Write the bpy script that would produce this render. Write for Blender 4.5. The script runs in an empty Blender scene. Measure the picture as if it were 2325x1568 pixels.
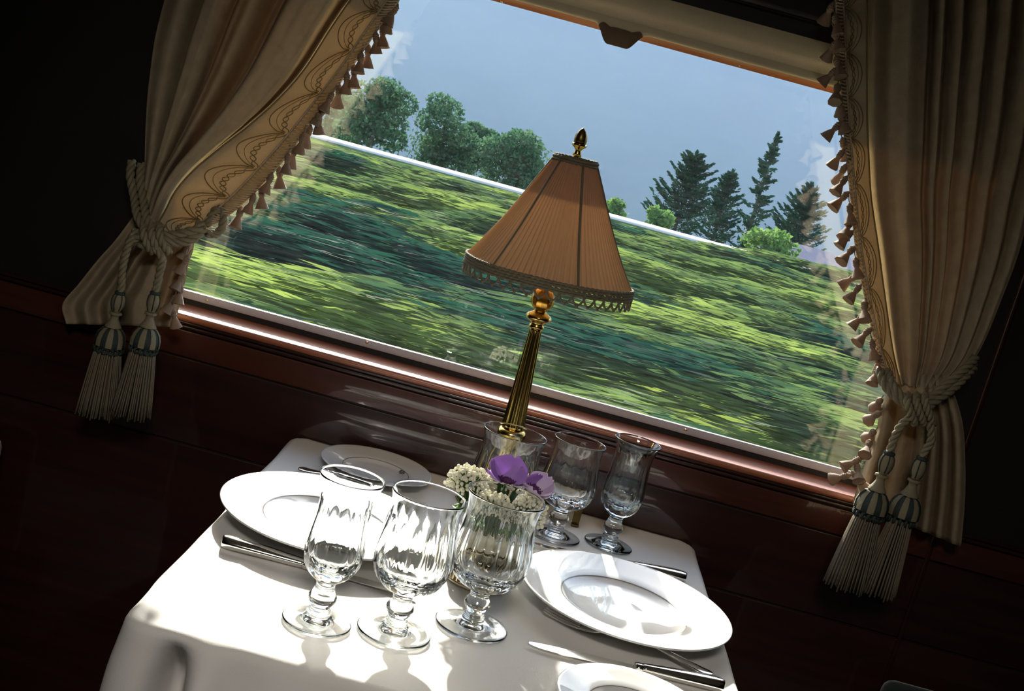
import bpy, math, random
import numpy as np
from mathutils import Vector, Matrix, noise
PI = math.pi
random.seed(7); rng = np.random.default_rng(7)
sc = bpy.context.scene
col = sc.collection

# ------------------------------------------------------------------ camera, sky, sun, exposure
F, PITCH, ROLL, CAMZ, CAMY = 2654.0, math.radians(9.92), math.radians(15.24), 0.53, -.297
CX, CY = 1162.5, 784.0
cam = bpy.data.objects.new('camera', bpy.data.cameras.new('camera')); col.objects.link(cam)
cam.data.sensor_width = 36; cam.data.lens = 36 * F / 2325; cam.data.clip_start = .01; cam.data.clip_end = 5000
_up0 = Vector((0, math.sin(PITCH), math.cos(PITCH))); _fw = Vector((0, math.cos(PITCH), -math.sin(PITCH))); _r0 = Vector((1, 0, 0))
_r = _r0 * math.cos(ROLL) + _up0 * math.sin(ROLL); _u = -_r0 * math.sin(ROLL) + _up0 * math.cos(ROLL)
_m = Matrix((_r, _u, -_fw)).transposed().to_4x4(); _m.translation = (0, CAMY, CAMZ)
cam.matrix_world = _m
cam.data.dof.use_dof = False
sc.camera = cam

SUN_EL, SUN_AZ = math.radians(27), math.radians(12)      # azimuth: to the left of straight out of the window
sund = bpy.data.lights.new('sun', 'SUN'); sund.energy = 15.5; sund.angle = math.radians(1.1); sund.color = (1, .97, .92)
sund.cycles.is_caustics_light = False
sun = bpy.data.objects.new('sun', sund); col.objects.link(sun)
sdir = Vector((math.sin(SUN_AZ) * math.cos(SUN_EL), -math.cos(SUN_AZ) * math.cos(SUN_EL), -math.sin(SUN_EL)))
sun.rotation_euler = sdir.to_track_quat('-Z', 'Y').to_euler(); sun.location = (-5, 20, 17)

w = bpy.data.worlds.new('world'); sc.world = w; w.use_nodes = True
wn = w.node_tree.nodes; wl = w.node_tree.links
bg = wn['Background']; sky = wn.new('ShaderNodeTexSky'); sky.sky_type = 'NISHITA'; sky.sun_disc = False
sky.sun_elevation = SUN_EL; sky.sun_rotation = -SUN_AZ; sky.air_density = 1.2; sky.dust_density = 1.5
wl.new(sky.outputs['Color'], bg.inputs['Color']); bg.inputs['Strength'].default_value = 0.62

pd = bpy.data.lights.new('window_portal', 'AREA'); pd.shape = 'RECTANGLE'; pd.size = 1.3; pd.size_y = .6; pd.cycles.is_portal = True
po = bpy.data.objects.new('window_portal', pd); col.objects.link(po); po.location = (.03, 1.53, .42); po.rotation_euler = (-PI / 2, 0, 0)

ld = bpy.data.lights.new('added_fill_light', 'AREA'); ld.shape = 'RECTANGLE'; ld.size = .5; ld.size_y = .22; ld.spread = math.radians(62); ld.energy = 2.0; ld.color = (1, .93, .85)  # added fill without a fixture, brightens the cloth front and the table
lo = bpy.data.objects.new('added_fill_light', ld); col.objects.link(lo); lo.location = (.0, -.70, 1.38); lo.rotation_euler = (math.radians(46), 0, 0)

sc.view_settings.view_transform = 'Standard'; sc.view_settings.look = 'None'; sc.view_settings.gamma = 1
sc.view_settings.use_curve_mapping = False; sc.view_settings.exposure = 0.0
cy = sc.cycles
cy.max_bounces = 14; cy.diffuse_bounces = 4; cy.glossy_bounces = 6; cy.transmission_bounces = 12; cy.transparent_max_bounces = 24
cy.volume_bounces = 0; cy.sample_clamp_indirect = 0.0; cy.blur_glossy = .5; cy.use_denoising = True

# ------------------------------------------------------------------ helpers
def at(px, py, Y):
    """a point of the photograph put at depth Y (metres out from the camera)"""
    dx, dy = px - CX, py - CY
    u = dx * math.cos(ROLL) + dy * math.sin(ROLL); v = -dx * math.sin(ROLL) + dy * math.cos(ROLL)
    r = (u / F, math.cos(PITCH) - v / F * math.sin(PITCH), -math.sin(PITCH) - v / F * math.cos(PITCH))
    t = (Y - CAMY) / r[1]
    return Vector((r[0] * t, Y, CAMZ + r[2] * t))

def tag(o, label=None, cat=None, group=None, kind=None):
    if label: o['label'] = label
    if cat: o['category'] = cat
    if group: o['group'] = group
    if kind: o['kind'] = kind
    return o

def empty(name, loc=(0, 0, 0), label=None, cat=None, group=None, rz=0, kind=None):
    o = bpy.data.objects.new(name, None); o.empty_display_size = .02; col.objects.link(o)
    o.location = loc; o.rotation_euler = (0, 0, rz)
    return tag(o, label, cat, group, kind)

def mk(name, V, Fc, mat, parent=None, smooth=True, at_=None):
    me = bpy.data.meshes.new(name)
    me.from_pydata([tuple(v) for v in V], [], [tuple(f) for f in Fc]); me.update()
    if smooth: me.shade_smooth()
    if mat: me.materials.append(mat)
    o = bpy.data.objects.new(name, me); col.objects.link(o)
    if parent is not None: o.parent = parent
    if at_ is not None: o.location = at_
    return o

def inst(src, parent, loc=(0, 0, 0), rot=(0, 0, 0), scale=1.0):
    o = src.copy(); col.objects.link(o); o.parent = parent; o.location = loc; o.rotation_euler = rot
    o.scale = (scale,) * 3 if not isinstance(scale, (tuple, list)) else scale
    return o

def copy_tree(o, parent=None):
    c = o.copy(); col.objects.link(c); c.parent = parent
    for ch in [x for x in o.children]: copy_tree(ch, c)
    return c

class MB:
    def __init__(s): s.v = []; s.f = []
    def add(s, V, Fc):
        n = len(s.v); s.v += [tuple(v) for v in V]; s.f += [tuple(i + n for i in f) for f in Fc]; return s
    def box(s, a, b, bev=0):
        x0, y0, z0 = a; x1, y1, z1 = b
        if bev <= 0:
            V = [(x0,y0,z0),(x1,y0,z0),(x1,y1,z0),(x0,y1,z0),(x0,y0,z1),(x1,y0,z1),(x1,y1,z1),(x0,y1,z1)]
            return s.add(V, [(0,3,2,1),(4,5,6,7),(0,1,5,4),(1,2,6,5),(2,3,7,6),(3,0,4,7)])
        import bmesh
        bm = bmesh.new(); bmesh.ops.create_cube(bm, size=1)
        for v in bm.verts: v.co = Vector(((x0+x1)/2 + v.co.x*(x1-x0), (y0+y1)/2 + v.co.y*(y1-y0), (z0+z1)/2 + v.co.z*(z1-z0)))
        bmesh.ops.bevel(bm, geom=list(bm.edges), offset=bev, segments=3, profile=.5, affect='EDGES')
        bm.verts.index_update()
        s.add([v.co.copy() for v in bm.verts], [[v.index for v in f.verts] for f in bm.faces]); bm.free(); return s
    def build(s, name, mat, parent=None, smooth=True, at_=None): return mk(name, s.v, s.f, mat, parent, smooth, at_)

def catmull(P, n):
    P = [np.array(p, float) for p in P]; P = [2*P[0]-P[1]] + P + [2*P[-1]-P[-2]]
    out = []; segs = len(P) - 3
    for i in range(n):
        t = i / (n - 1) * segs; k = min(int(t), segs - 1); t -= k
        a, b, c, d = P[k:k+4]
        out.append(.5 * ((2*b) + (c-a)*t + (2*a-5*b+4*c-d)*t*t + (3*b-a-3*c+d)*t**3))
    return out

def tube(mb, pts, r, sides=6, cap=True):
    pts = [Vector(p) for p in pts]; n = len(pts)
    T = [(pts[min(i+1, n-1)] - pts[max(i-1, 0)]).normalized() for i in range(n)]
    N = T[0].orthogonal().normalized(); V = []
    for i in range(n):
        N = (N - T[i] * N.dot(T[i])); N = N.normalized() if N.length > 1e-9 else T[i].orthogonal().normalized()
        B = T[i].cross(N); rr = r[i] if isinstance(r, (list, tuple)) else r
        for k in range(sides):
            a = 2*PI*k/sides; V.append(pts[i] + N*(rr*math.cos(a)) + B*(rr*math.sin(a)))
    Fc = [(i*sides+k, i*sides+(k+1)%sides, (i+1)*sides+(k+1)%sides, (i+1)*sides+k) for i in range(n-1) for k in range(sides)]
    if cap: Fc += [tuple(range(sides))[::-1], tuple((n-1)*sides+k for k in range(sides))]
    return mb.add(V, Fc)

def rope(mb, P, R, pitch=None, strands=3, sides=6):
    """twisted cord along the polyline P"""
    R = R*1.07; pitch = pitch or R * 5.2
    P = [Vector(p) for p in catmull(P, max(40, len(P)*14))]
    L = sum((P[i+1]-P[i]).length for i in range(len(P)-1)); n = max(12, int(L/pitch*10))
    cum = [0]
    for i in range(len(P)-1): cum.append(cum[-1] + (P[i+1]-P[i]).length)
    A = np.array([tuple(p) for p in P]); s = np.linspace(0, L, n)
    Q = [Vector((np.interp(x, cum, A[:,0]), np.interp(x, cum, A[:,1]), np.interp(x, cum, A[:,2]))) for x in s]
    T = [(Q[min(i+1, n-1)] - Q[max(i-1, 0)]).normalized() for i in range(n)]; N = T[0].orthogonal().normalized()
    fr = []
    for i in range(n):
        N = (N - T[i]*N.dot(T[i])).normalized(); fr.append((N.copy(), T[i].cross(N)))
    for k in range(strands):
        pts = []
        for i in range(n):
            a = 2*PI*s[i]/pitch + 2*PI*k/strands
            pts.append(Q[i] + fr[i][0]*(R*.55*math.cos(a)) + fr[i][1]*(R*.55*math.sin(a)))
        tube(mb, pts, R*.52, sides)
    return mb

def lathe(mb, prof, seg=48, rf=None, c=(0, 0, 0), closed_ends=True):
    V = []; n = len(prof)
    for i, (r, z) in enumerate(prof):
        for k in range(seg):
            a = 2*PI*k/seg; rr = max(1e-5, r if rf is None else rf(r, z, a, i))
            V.append((c[0] + rr*math.cos(a), c[1] + rr*math.sin(a), c[2] + z))
    Fc = [(i*seg+k, i*seg+(k+1)%seg, (i+1)*seg+(k+1)%seg, (i+1)*seg+k) for i in range(n-1) for k in range(seg)]
    if closed_ends: Fc += [tuple(range(seg))[::-1], tuple((n-1)*seg+k for k in range(seg))]
    return mb.add(V, Fc)

def gridmesh(mb, G):
    nu, nv = len(G), len(G[0])
    V = [G[i][j] for i in range(nu) for j in range(nv)]
    return mb.add(V, [(i*nv+j, i*nv+j+1, (i+1)*nv+j+1, (i+1)*nv+j) for i in range(nu-1) for j in range(nv-1)])

# ------------------------------------------------------------------ materials
class Mt:
    def __init__(s, name):
        s.m = bpy.data.materials.new(name); s.m.use_nodes = True; s.n = s.m.node_tree.nodes; s.l = s.m.node_tree.links
        s.b = s.n['Principled BSDF']; s.o = s.n['Material Output']
    def node(s, t, **kw):
        x = s.n.new(t)
        for k, v in kw.items(): setattr(x, k, v)
        return x
def pbr(name, c, rough=.5, metal=0, coat=0, coat_r=.05, noise_s=None, c2=None, bump=0, bump_s=200, stretch=None, trans=0, trans_c=None, spec=.5, sheen=0):
    M = Mt(name); b = M.b
    b.inputs['Base Color'].default_value = (*c, 1); b.inputs['Roughness'].default_value = rough; b.inputs['Metallic'].default_value = metal
    b.inputs['Coat Weight'].default_value = coat; b.inputs['Coat Roughness'].default_value = coat_r
    b.inputs['Specular IOR Level'].default_value = spec; b.inputs['Sheen Weight'].default_value = sheen
    tc = M.node('ShaderNodeTexCoord'); mp = M.node('ShaderNodeMapping'); M.l.new(tc.outputs['Object'], mp.inputs['Vector'])
    if stretch: mp.inputs['Scale'].default_value = stretch
    if noise_s:
        nz = M.node('ShaderNodeTexNoise'); nz.inputs['Scale'].default_value = noise_s; nz.inputs['Detail'].default_value = 6
        M.l.new(mp.outputs['Vector'], nz.inputs['Vector'])
        rp = M.node('ShaderNodeValToRGB'); rp.color_ramp.elements[0].position = .35; rp.color_ramp.elements[1].position = .65
        rp.color_ramp.elements[0].color = (*c, 1); rp.color_ramp.elements[1].color = (*(c2 or c), 1)
        M.l.new(nz.outputs['Fac'], rp.inputs['Fac']); M.l.new(rp.outputs['Color'], b.inputs['Base Color'])
    if bump:
        nb = M.node('ShaderNodeTexNoise'); nb.inputs['Scale'].default_value = bump_s; nb.inputs['Detail'].default_value = 3
        M.l.new(mp.outputs['Vector'], nb.inputs['Vector'])
        bp = M.node('ShaderNodeBump'); bp.inputs['Strength'].default_value = bump; bp.inputs['Distance'].default_value = .002
        M.l.new(nb.outputs['Fac'], bp.inputs['Height']); M.l.new(bp.outputs['Normal'], b.inputs['Normal'])
    if trans:
        t = M.node('ShaderNodeBsdfTranslucent'); t.inputs['Color'].default_value = (*(trans_c or c), 1)
        mx = M.node('ShaderNodeMixShader'); mx.inputs[0].default_value = trans
        M.l.new(b.outputs[0], mx.inputs[1]); M.l.new(t.outputs[0], mx.inputs[2]); M.l.new(mx.outputs[0], M.o.inputs['Surface'])
    return M.m

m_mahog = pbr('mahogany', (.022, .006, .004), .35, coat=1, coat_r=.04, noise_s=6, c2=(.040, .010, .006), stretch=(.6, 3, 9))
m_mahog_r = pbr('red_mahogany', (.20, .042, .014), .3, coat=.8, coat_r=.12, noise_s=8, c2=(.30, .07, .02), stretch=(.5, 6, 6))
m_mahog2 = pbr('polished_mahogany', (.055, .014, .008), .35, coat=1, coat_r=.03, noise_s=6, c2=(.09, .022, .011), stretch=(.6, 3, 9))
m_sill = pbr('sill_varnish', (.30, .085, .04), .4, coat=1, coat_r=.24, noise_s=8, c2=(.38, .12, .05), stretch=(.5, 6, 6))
m_orange = pbr('orange_varnish', (.62, .17, .03), .35, coat=.5, noise_s=9, c2=(.5, .10, .015), stretch=(.5, 3, 3))
m_frame = pbr('window_metal', (.46, .41, .44), .45, bump=.25, bump_s=500)
m_screw = pbr('brass_screw', (.75, .6, .35), .25, metal=1)
m_black = pbr('recess_black', (.012, .010, .010), .6)
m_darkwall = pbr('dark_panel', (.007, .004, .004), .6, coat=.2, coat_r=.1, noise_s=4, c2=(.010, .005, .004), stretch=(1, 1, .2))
m_ceil = pbr('ceiling_cream', (.55, .50, .40), .7)
m_floor = pbr('carpet_dark', (.02, .018, .02), .95, noise_s=30, c2=(.03, .022, .02))
m_cloth = pbr('table_linen', (.74, .72, .69), .9, bump=.12, bump_s=900, spec=.15, trans=.06)
m_curt = pbr('curtain_cloth', (.39, .31, .20), .95, noise_s=60, c2=(.45, .36, .24), bump=.35, bump_s=700, trans=.10, trans_c=(.55, .33, .14), spec=.1)
m_border = pbr('border_cloth', (.60, .50, .33), .9, noise_s=50, c2=(.66, .55, .37), bump=.3, bump_s=800, trans=.18, trans_c=(.7, .5, .25), spec=.1)
m_gimp = pbr('gimp_braid', (.62, .50, .34), .8, trans=.15, trans_c=(.7, .5, .3), bump=.3, bump_s=900)
m_stitch = pbr('stitching', (.22, .16, .07), .8)
m_tass = pbr('fringe_tassel', (.33, .235, .16), .8, trans=.15, trans_c=(.7, .4, .22), bump=.4, bump_s=900)
m_rope = pbr('rope_cream', (.31, .265, .165), .7, bump=.5, bump_s=900, trans=.12, trans_c=(.7, .5, .25))
m_ropeg = pbr('rope_green', (.03, .045, .038), .7, bump=.4, bump_s=900)
m_thread = pbr('thread_olive', (.20, .165, .11), .8)
m_blind = pbr('blind_cloth', (.82, .69, .45), .85, bump=.25, bump_s=900, trans=.05, trans_c=(.6, .42, .2))
m_blindtab = pbr('blind_tab', (.12, .075, .04), .7, bump=.2, bump_s=900)
m_brass = pbr('brass', (.62, .45, .14), .2, metal=1, noise_s=20, c2=(.5, .35, .10))
m_amber = pbr('amber_brass', (.72, .38, .06), .22, metal=.85)
m_darkbrass = pbr('dark_brass', (.20, .14, .05), .35, metal=1)
m_silver = pbr('silver', (.86, .84, .80), .12, metal=1)
m_silverrim = pbr('pierced_metal', (.66, .58, .42), .3, metal=.8)
m_china = pbr('porcelain', (.70, .70, .69), .35, coat=1, coat_r=.02, spec=.6)
m_line = pbr('grey_line', (.22, .20, .19), .4, coat=.6)
m_mono = pbr('monogram_print', (.05, .05, .05), .5)
m_vase = pbr('cream_ceramic', (.70, .62, .46), .35, coat=.6)
m_shade = pbr('shade_silk', (.54, .38, .25), .8, trans=.45, trans_c=(.68, .43, .24), noise_s=40, c2=(.58, .42, .28), bump=.15, bump_s=700)
m_shtrim = pbr('shade_braid', (.17, .145, .09), .8, bump=.4, bump_s=900, trans=.05)
m_petal = pbr('petal_purple', (.50, .28, .70), .6, trans=.35, trans_c=(.66, .36, .85), noise_s=60, c2=(.60, .36, .78))
m_petalp = pbr('petal_pale', (.78, .66, .84), .6, trans=.35, trans_c=(.8, .6, .85), noise_s=40, c2=(.80, .72, .82))
m_petalc = pbr('petal_heart', (.10, .02, .10), .6)
m_bud = pbr('bud_cream', (.90, .87, .76), .8, trans=.3, trans_c=(.95, .92, .75), noise_s=90, c2=(.84, .83, .66))
m_leaf = pbr('leaf_green', (.05, .12, .03), .5, trans=.3, trans_c=(.15, .35, .05))
m_velvet = pbr('green_velvet', (.012, .030, .022), .9, sheen=.5, noise_s=12, c2=(.020, .040, .030))
m_wooddark = pbr('dark_wood', (.03, .012, .006), .4, coat=.5)
m_road = pbr('pale_road', (.40, .37, .33), .9, noise_s=.8, c2=(.52, .48, .44))
m_soil = pbr('field_soil', (.05, .09, .03), .95, noise_s=.6, c2=(.09, .13, .04))
m_bark = pbr('bark', (.06, .045, .035), .9)
m_roof = pbr('roof_tiles', (.30, .24, .27), .8, noise_s=2, c2=(.38, .28, .30))
m_houseW = pbr('house_wall', (.55, .50, .46), .9)
m_dglass = pbr('house_glass', (.03, .04, .05), .15)

def thin_glass():
    M = Mt('window_glass'); M.n.remove(M.b)
    lw = M.node('ShaderNodeLayerWeight'); lw.inputs['Blend'].default_value = .5
    pw = M.node('ShaderNodeMath', operation='POWER'); pw.inputs[1].default_value = 5
    ma = M.node('ShaderNodeMath', operation='MULTIPLY_ADD'); ma.inputs[1].default_value = .93; ma.inputs[2].default_value = .07
    M.l.new(lw.outputs['Facing'], pw.inputs[0]); M.l.new(pw.outputs[0], ma.inputs[0])
    tr = M.node('ShaderNodeBsdfTransparent'); tr.inputs['Color'].default_value = (.97, .985, .98, 1)
    gl = M.node('ShaderNodeBsdfGlossy'); gl.inputs['Roughness'].default_value = 0.0
    mx = M.node('ShaderNodeMixShader'); M.l.new(ma.outputs[0], mx.inputs[0]); M.l.new(tr.outputs[0], mx.inputs[1]); M.l.new(gl.outputs[0], mx.inputs[2])
    # thin film of dust and fine scratches, lit by the sun
    tc = M.node('ShaderNodeTexCoord'); mp = M.node('ShaderNodeMapping'); mp.inputs['Scale'].default_value = (30, 1, 260); M.l.new(tc.outputs['Object'], mp.inputs['Vector'])
    nz = M.node('ShaderNodeTexNoise'); nz.inputs['Scale'].default_value = 1; nz.inputs['Detail'].default_value = 5; M.l.new(mp.outputs['Vector'], nz.inputs['Vector'])
    mr = M.node('ShaderNodeMapRange'); mr.inputs[1].default_value = .4; mr.inputs[2].default_value = .75; mr.inputs[3].default_value = .0015; mr.inputs[4].default_value = .0045; M.l.new(nz.outputs['Fac'], mr.inputs[0])
    td = M.node('ShaderNodeBsdfTranslucent'); td.inputs['Color'].default_value = (.85, .9, 1, 1)
    m2 = M.node('ShaderNodeMixShader'); M.l.new(mr.outputs[0], m2.inputs[0]); M.l.new(mx.outputs[0], m2.inputs[1]); M.l.new(td.outputs[0], m2.inputs[2]); mx = m2
    M.l.new(mx.outputs[0], M.o.inputs['Surface']); return M.m
m_pane = thin_glass()

def crystal(name, tint):
    M = Mt(name); M.n.remove(M.b)
    g = M.node('ShaderNodeBsdfGlass'); g.inputs['IOR'].default_value = 1.5; g.inputs['Roughness'].default_value = 0; g.inputs['Color'].default_value = (*tint, 1)
    M.l.new(g.outputs[0], M.o.inputs['Surface']); return M.m
m_crys = crystal('crystal', (.99, 1, 1)); m_crysb = crystal('crystal_blue', (.965, .992, 1))

def leafy(name, c1, c2, tr, scale, attr=False):
    """leaf material whose colour varies from leaf cluster to leaf cluster"""
    M = Mt(name); b = M.b; b.inputs['Roughness'].default_value = .8; b.inputs['Specular IOR Level'].default_value = .15
    tc = M.node('ShaderNodeTexCoord'); nz = M.node('ShaderNodeTexNoise'); nz.inputs['Scale'].default_value = scale; nz.inputs['Detail'].default_value = 2
    M.l.new(tc.outputs['Object'], nz.inputs['Vector'])
    rp = M.node('ShaderNodeValToRGB'); rp.color_ramp.elements[0].position = .35; rp.color_ramp.elements[1].position = .65
    rp.color_ramp.elements[0].color = (*c1, 1); rp.color_ramp.elements[1].color = (*c2, 1)
    if attr:
        at_ = M.node('ShaderNodeAttribute', attribute_name='sunlit_tint'); M.l.new(at_.outputs['Fac'], rp.inputs['Fac'])  # per-leaf tint: painted sunlit yellow-green against painted dark leaves
        rp.color_ramp.elements[0].position = 0; rp.color_ramp.elements[1].position = 1
    else: M.l.new(nz.outputs['Fac'], rp.inputs['Fac'])
    M.l.new(rp.outputs['Color'], b.inputs['Base Color'])
    t = M.node('ShaderNodeBsdfTranslucent'); M.l.new(rp.outputs['Color'], t.inputs['Color'])
    mx = M.node('ShaderNodeMixShader'); mx.inputs[0].default_value = tr
    M.l.new(b.outputs[0], mx.inputs[1]); M.l.new(t.outputs[0], mx.inputs[2]); M.l.new(mx.outputs[0], M.o.inputs['Surface']); return M.m
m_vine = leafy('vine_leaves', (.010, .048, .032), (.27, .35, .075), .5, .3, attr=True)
m_decid = leafy('deciduous_leaves', (.04, .12, .065), (.09, .18, .09), .4, .5)
m_spruce = leafy('spruce_needles', (.012, .06, .045), (.03, .09, .05), .2, .6)
m_bush = leafy('bush_leaves', (.10, .22, .06), (.2, .32, .08), .4, .6)
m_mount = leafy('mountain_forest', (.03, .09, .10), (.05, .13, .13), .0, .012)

# ------------------------------------------------------------------ the setting: carriage shell
XL, XR, YB, ZF, ZC = -1.9, 1.9, -1.3, -.73, 1.45
tag(MB().box((XL, YB, ZF-.05), (XR, 1.56, ZF)).build('floor', m_floor, smooth=False), 'dark carpeted floor of the dining carriage', kind='structure')
tag(MB().box((XL, YB, ZC), (XR, 1.56, ZC+.05)).build('ceiling', m_ceil, smooth=False), 'cream painted carriage ceiling', kind='structure')
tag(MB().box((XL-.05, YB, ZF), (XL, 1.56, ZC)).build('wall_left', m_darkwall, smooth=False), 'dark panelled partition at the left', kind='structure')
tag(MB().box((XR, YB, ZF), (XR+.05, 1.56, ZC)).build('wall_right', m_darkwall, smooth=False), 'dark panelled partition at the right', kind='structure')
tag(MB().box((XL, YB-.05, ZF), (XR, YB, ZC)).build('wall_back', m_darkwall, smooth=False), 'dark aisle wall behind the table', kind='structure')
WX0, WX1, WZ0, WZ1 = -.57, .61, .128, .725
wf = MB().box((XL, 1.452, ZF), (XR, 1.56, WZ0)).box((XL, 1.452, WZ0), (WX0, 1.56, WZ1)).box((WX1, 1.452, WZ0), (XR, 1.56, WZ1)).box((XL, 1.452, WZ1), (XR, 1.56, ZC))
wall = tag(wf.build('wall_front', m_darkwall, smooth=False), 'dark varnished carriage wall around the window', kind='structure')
# varnished mahogany panel under the sill, with its mouldings and its grooves
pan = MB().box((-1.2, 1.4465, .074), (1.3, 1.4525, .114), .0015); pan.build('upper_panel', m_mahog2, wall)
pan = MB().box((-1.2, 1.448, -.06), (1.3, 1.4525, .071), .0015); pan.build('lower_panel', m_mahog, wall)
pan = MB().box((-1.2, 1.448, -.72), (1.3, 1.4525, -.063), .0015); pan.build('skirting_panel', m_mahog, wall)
for z0, z1, y in ((.124, .1295, 1.441), (.1165, .1225, 1.4435)):
    MB().box((-1.2, y, z0), (1.3, 1.4525, z1), .0022).build('moulding', m_mahog, wall)
for x0, x1 in ((.698, .705),):
    MB().box((x0, 1.444, -.72), (x1, 1.4525, 1.4), .002).build('vertical_moulding', m_mahog, wall)

win = empty('window_1', (0, 0, 0), 'wide carriage window with wooden sill and screwed metal rail', kind='structure')
# sill board with a rounded nose
prof = [(1.496, .1285), (1.496, .1440), (1.446, .1405)] + [(1.4405 + .0055*math.cos(a), .135 + .0055*math.sin(a)) for a in np.linspace(PI/2, 1.5*PI, 12)] + [(1.446, .1285)]
def extr(mb, prof, x0, x1, nx=1):
    n = len(prof); V = []
    for x in np.linspace(x0, x1, nx+1): V += [(x, p[0], p[1]) for p in prof]
    Fc = [(j*n+i, j*n+(i+1)%n, (j+1)*n+(i+1)%n, (j+1)*n+i) for j in range(nx) for i in range(n)]
    return mb.add(V, Fc + [tuple(range(n))[::-1], tuple(nx*n+i for i in range(n))])
def flatshade_auto(o, ang=40):
    import bmesh
    bm = bmesh.new(); bm.from_mesh(o.data)
    for e in bm.edges:
        if len(e.link_faces) == 2 and e.calc_face_angle(0) > math.radians(ang): e.smooth = False
    bm.to_mesh(o.data); bm.free(); return o
flatshade_auto(extr(MB(), prof, WX0, WX1).build('sill_board', m_sill, win))
MB().box((WX0, 1.4955, .1285), (WX1, 1.503, .1545)).build('recess_face', m_black, win, smooth=False)  # plain black face of the recess between sill and bottom rail
flatshade_auto(extr(MB(), [(1.493, .1535), (1.4925, .1560), (1.4955, .1615), (1.498, .1645), (1.503, .165), (1.503, .1535)], WX0, WX1).build('bottom_rail', m_frame, win))
flatshade_auto(extr(MB(), [(1.47, .7205), (1.47, .725), (1.503, .725), (1.503, .7105), (1.4975, .7105), (1.4965, .712)], WX0, WX1).build('top_rail', m_orange, win))
for x0, x1 in ((WX0, WX0+.02), (WX1-.02, WX1)):
    MB().box((x0, 1.49, .155), (x1, 1.503, .722), .002).build('side_rail', m_mahog_r, win)
MB().box((WX0, 1.4985, .150), (WX1, 1.5025, .715)).build('glass_pane', m_pane, win, smooth=False)
scr = MB(); lathe(scr, [(.0001, .0017), (.0018, .0014), (.0028, .0006), (.003, 0)], 14)
scr0 = scr.build('screw', m_screw, win)
def put_screw(o, px, py, Y): o.location = at(px, py, Y); o.rotation_euler = (PI/2 + .5, 0, 0)
put_screw(scr0, 470, 683, 1.4945)
for px, py in ((833, 777), (1557, 976), (1195, 876)): put_screw(inst(scr0, win), px, py, 1.4945)
for px, py in ((1140, 2), (1680, 147)):
    s_ = inst(scr0, win); s_.location = at(px, py, 1.4955); s_.rotation_euler = (PI/2 + .2, 0, 0)

# ------------------------------------------------------------------ outside: terrain, road, mountain, haze
def terrain():
    G = []
    for y in [1.9, 4, 8, 14, 22, 30, 35.6, 36.2, 39.6, 41, 60, 90, 130, 200, 320, 480]:
        z = np.interp(y, [0, 14, 30, 35.6, 36.2, 39.6, 41, 60, 110, 130, 200, 480], [-2.75, -2.75, -2.4, -1.9, -1.18, -1.18, -1.6, -2.7, -5.0, -9, -24, -55])
        G.append([(x, y, z + (.0 if 36 < y < 40 else .15*noise.noise(Vector((x*.1, y*.1, 0))))) for x in np.linspace(-1, 1, 41) * (60 + y*1.2)])
    return G
tag(gridmesh(MB(), terrain()).build('ground', m_soil), 'green field sloping away beyond the window', kind='structure')
rd = MB(); gridmesh(rd, [[(x, y, -1.175 + z) for x in np.linspace(-60, 60, 61)] for y, z in ((36.15, -.25), (36.2, .0), (37.9, .05), (39.6, .0))])
tag(rd.build('road', m_road), 'pale sunlit track along the far edge of the vineyard', kind='structure')
G = []
for i, y in enumerate(np.linspace(450, 900, 60)):
    t = i / 59; row = []
    for x in np.linspace(-1100, 1100, 160):
        h = -56 + 420 * (1 - (1-t)**1.2) * (.9 + .15*noise.noise(Vector((x*.0016, 3, 0)))) + 12 * noise.noise(Vector((x*.006, y*.006, 1))) * t + 3*noise.noise(Vector((x*.03, y*.03, 5)))
        row.append((x, y, h))
    G.append(row)
tag(gridmesh(MB(), G).build('mountain', m_mount), 'hazy blue wooded mountainside filling the window behind the trees', kind='structure')
hz = MB().box((-1100, 120, -90), (1100, 640, 112)).build('haze', None, smooth=False)
M = Mt('valley_haze'); M.n.remove(M.b); vs = M.node('ShaderNodeVolumeScatter'); vs.inputs['Color'].default_value = (.46, .60, 1, 1)
vs.inputs['Density'].default_value = .00145; vs.inputs['Anisotropy'].default_value = .15; M.l.new(vs.outputs[0], M.o.inputs['Volume'])
hz.data.materials.append(M.m); tag(hz, 'blue sunlit haze hanging in the valley before the mountain', kind='structure')

# ------------------------------------------------------------------ foliage
def leaf_cards(C, L, W, D, rg, attr=None):
    """C centres (n,3), L length, W width, D direction of the long axis: bent two-quad leaves"""
    n = len(C); D = D / np.linalg.norm(D, axis=1, keepdims=True)
    R = rg.normal(size=(n, 3)); S = np.cross(D, R); S /= np.linalg.norm(S, axis=1, keepdims=True); N = np.cross(D, S)
    L = np.broadcast_to(L, n)[:, None]; W = np.broadcast_to(W, n)[:, None]
    V = np.stack([C - D*L*.5, C - S*W*.5 + N*W*.12, C + D*L*.5, C + S*W*.5 + N*W*.12], 1).reshape(-1, 3)
    return V, n
def quads(name, V, n, mat, parent=None, attr=None, extra=None):
    me = bpy.data.meshes.new(name); me.vertices.add(len(V)); me.vertices.foreach_set('co', V.astype(np.float32).ravel())
    me.loops.add(n*4); me.loops.foreach_set('vertex_index', np.arange(n*4, dtype=np.int32))
    me.polygons.add(n); me.polygons.foreach_set('loop_start', np.arange(0, n*4, 4, dtype=np.int32)); me.update(calc_edges=True)
    if attr is not None:
        a = me.attributes.new('sunlit_tint', 'FLOAT', 'POINT'); a.data.foreach_set('value', np.repeat(attr, 4).astype(np.float32))
    me.materials.append(mat); o = bpy.data.objects.new(name, me); col.objects.link(o)
    if parent is not None: o.parent = parent
    return o
def nse(x, y, z): return noise.noise(Vector((x, y, z)))

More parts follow.
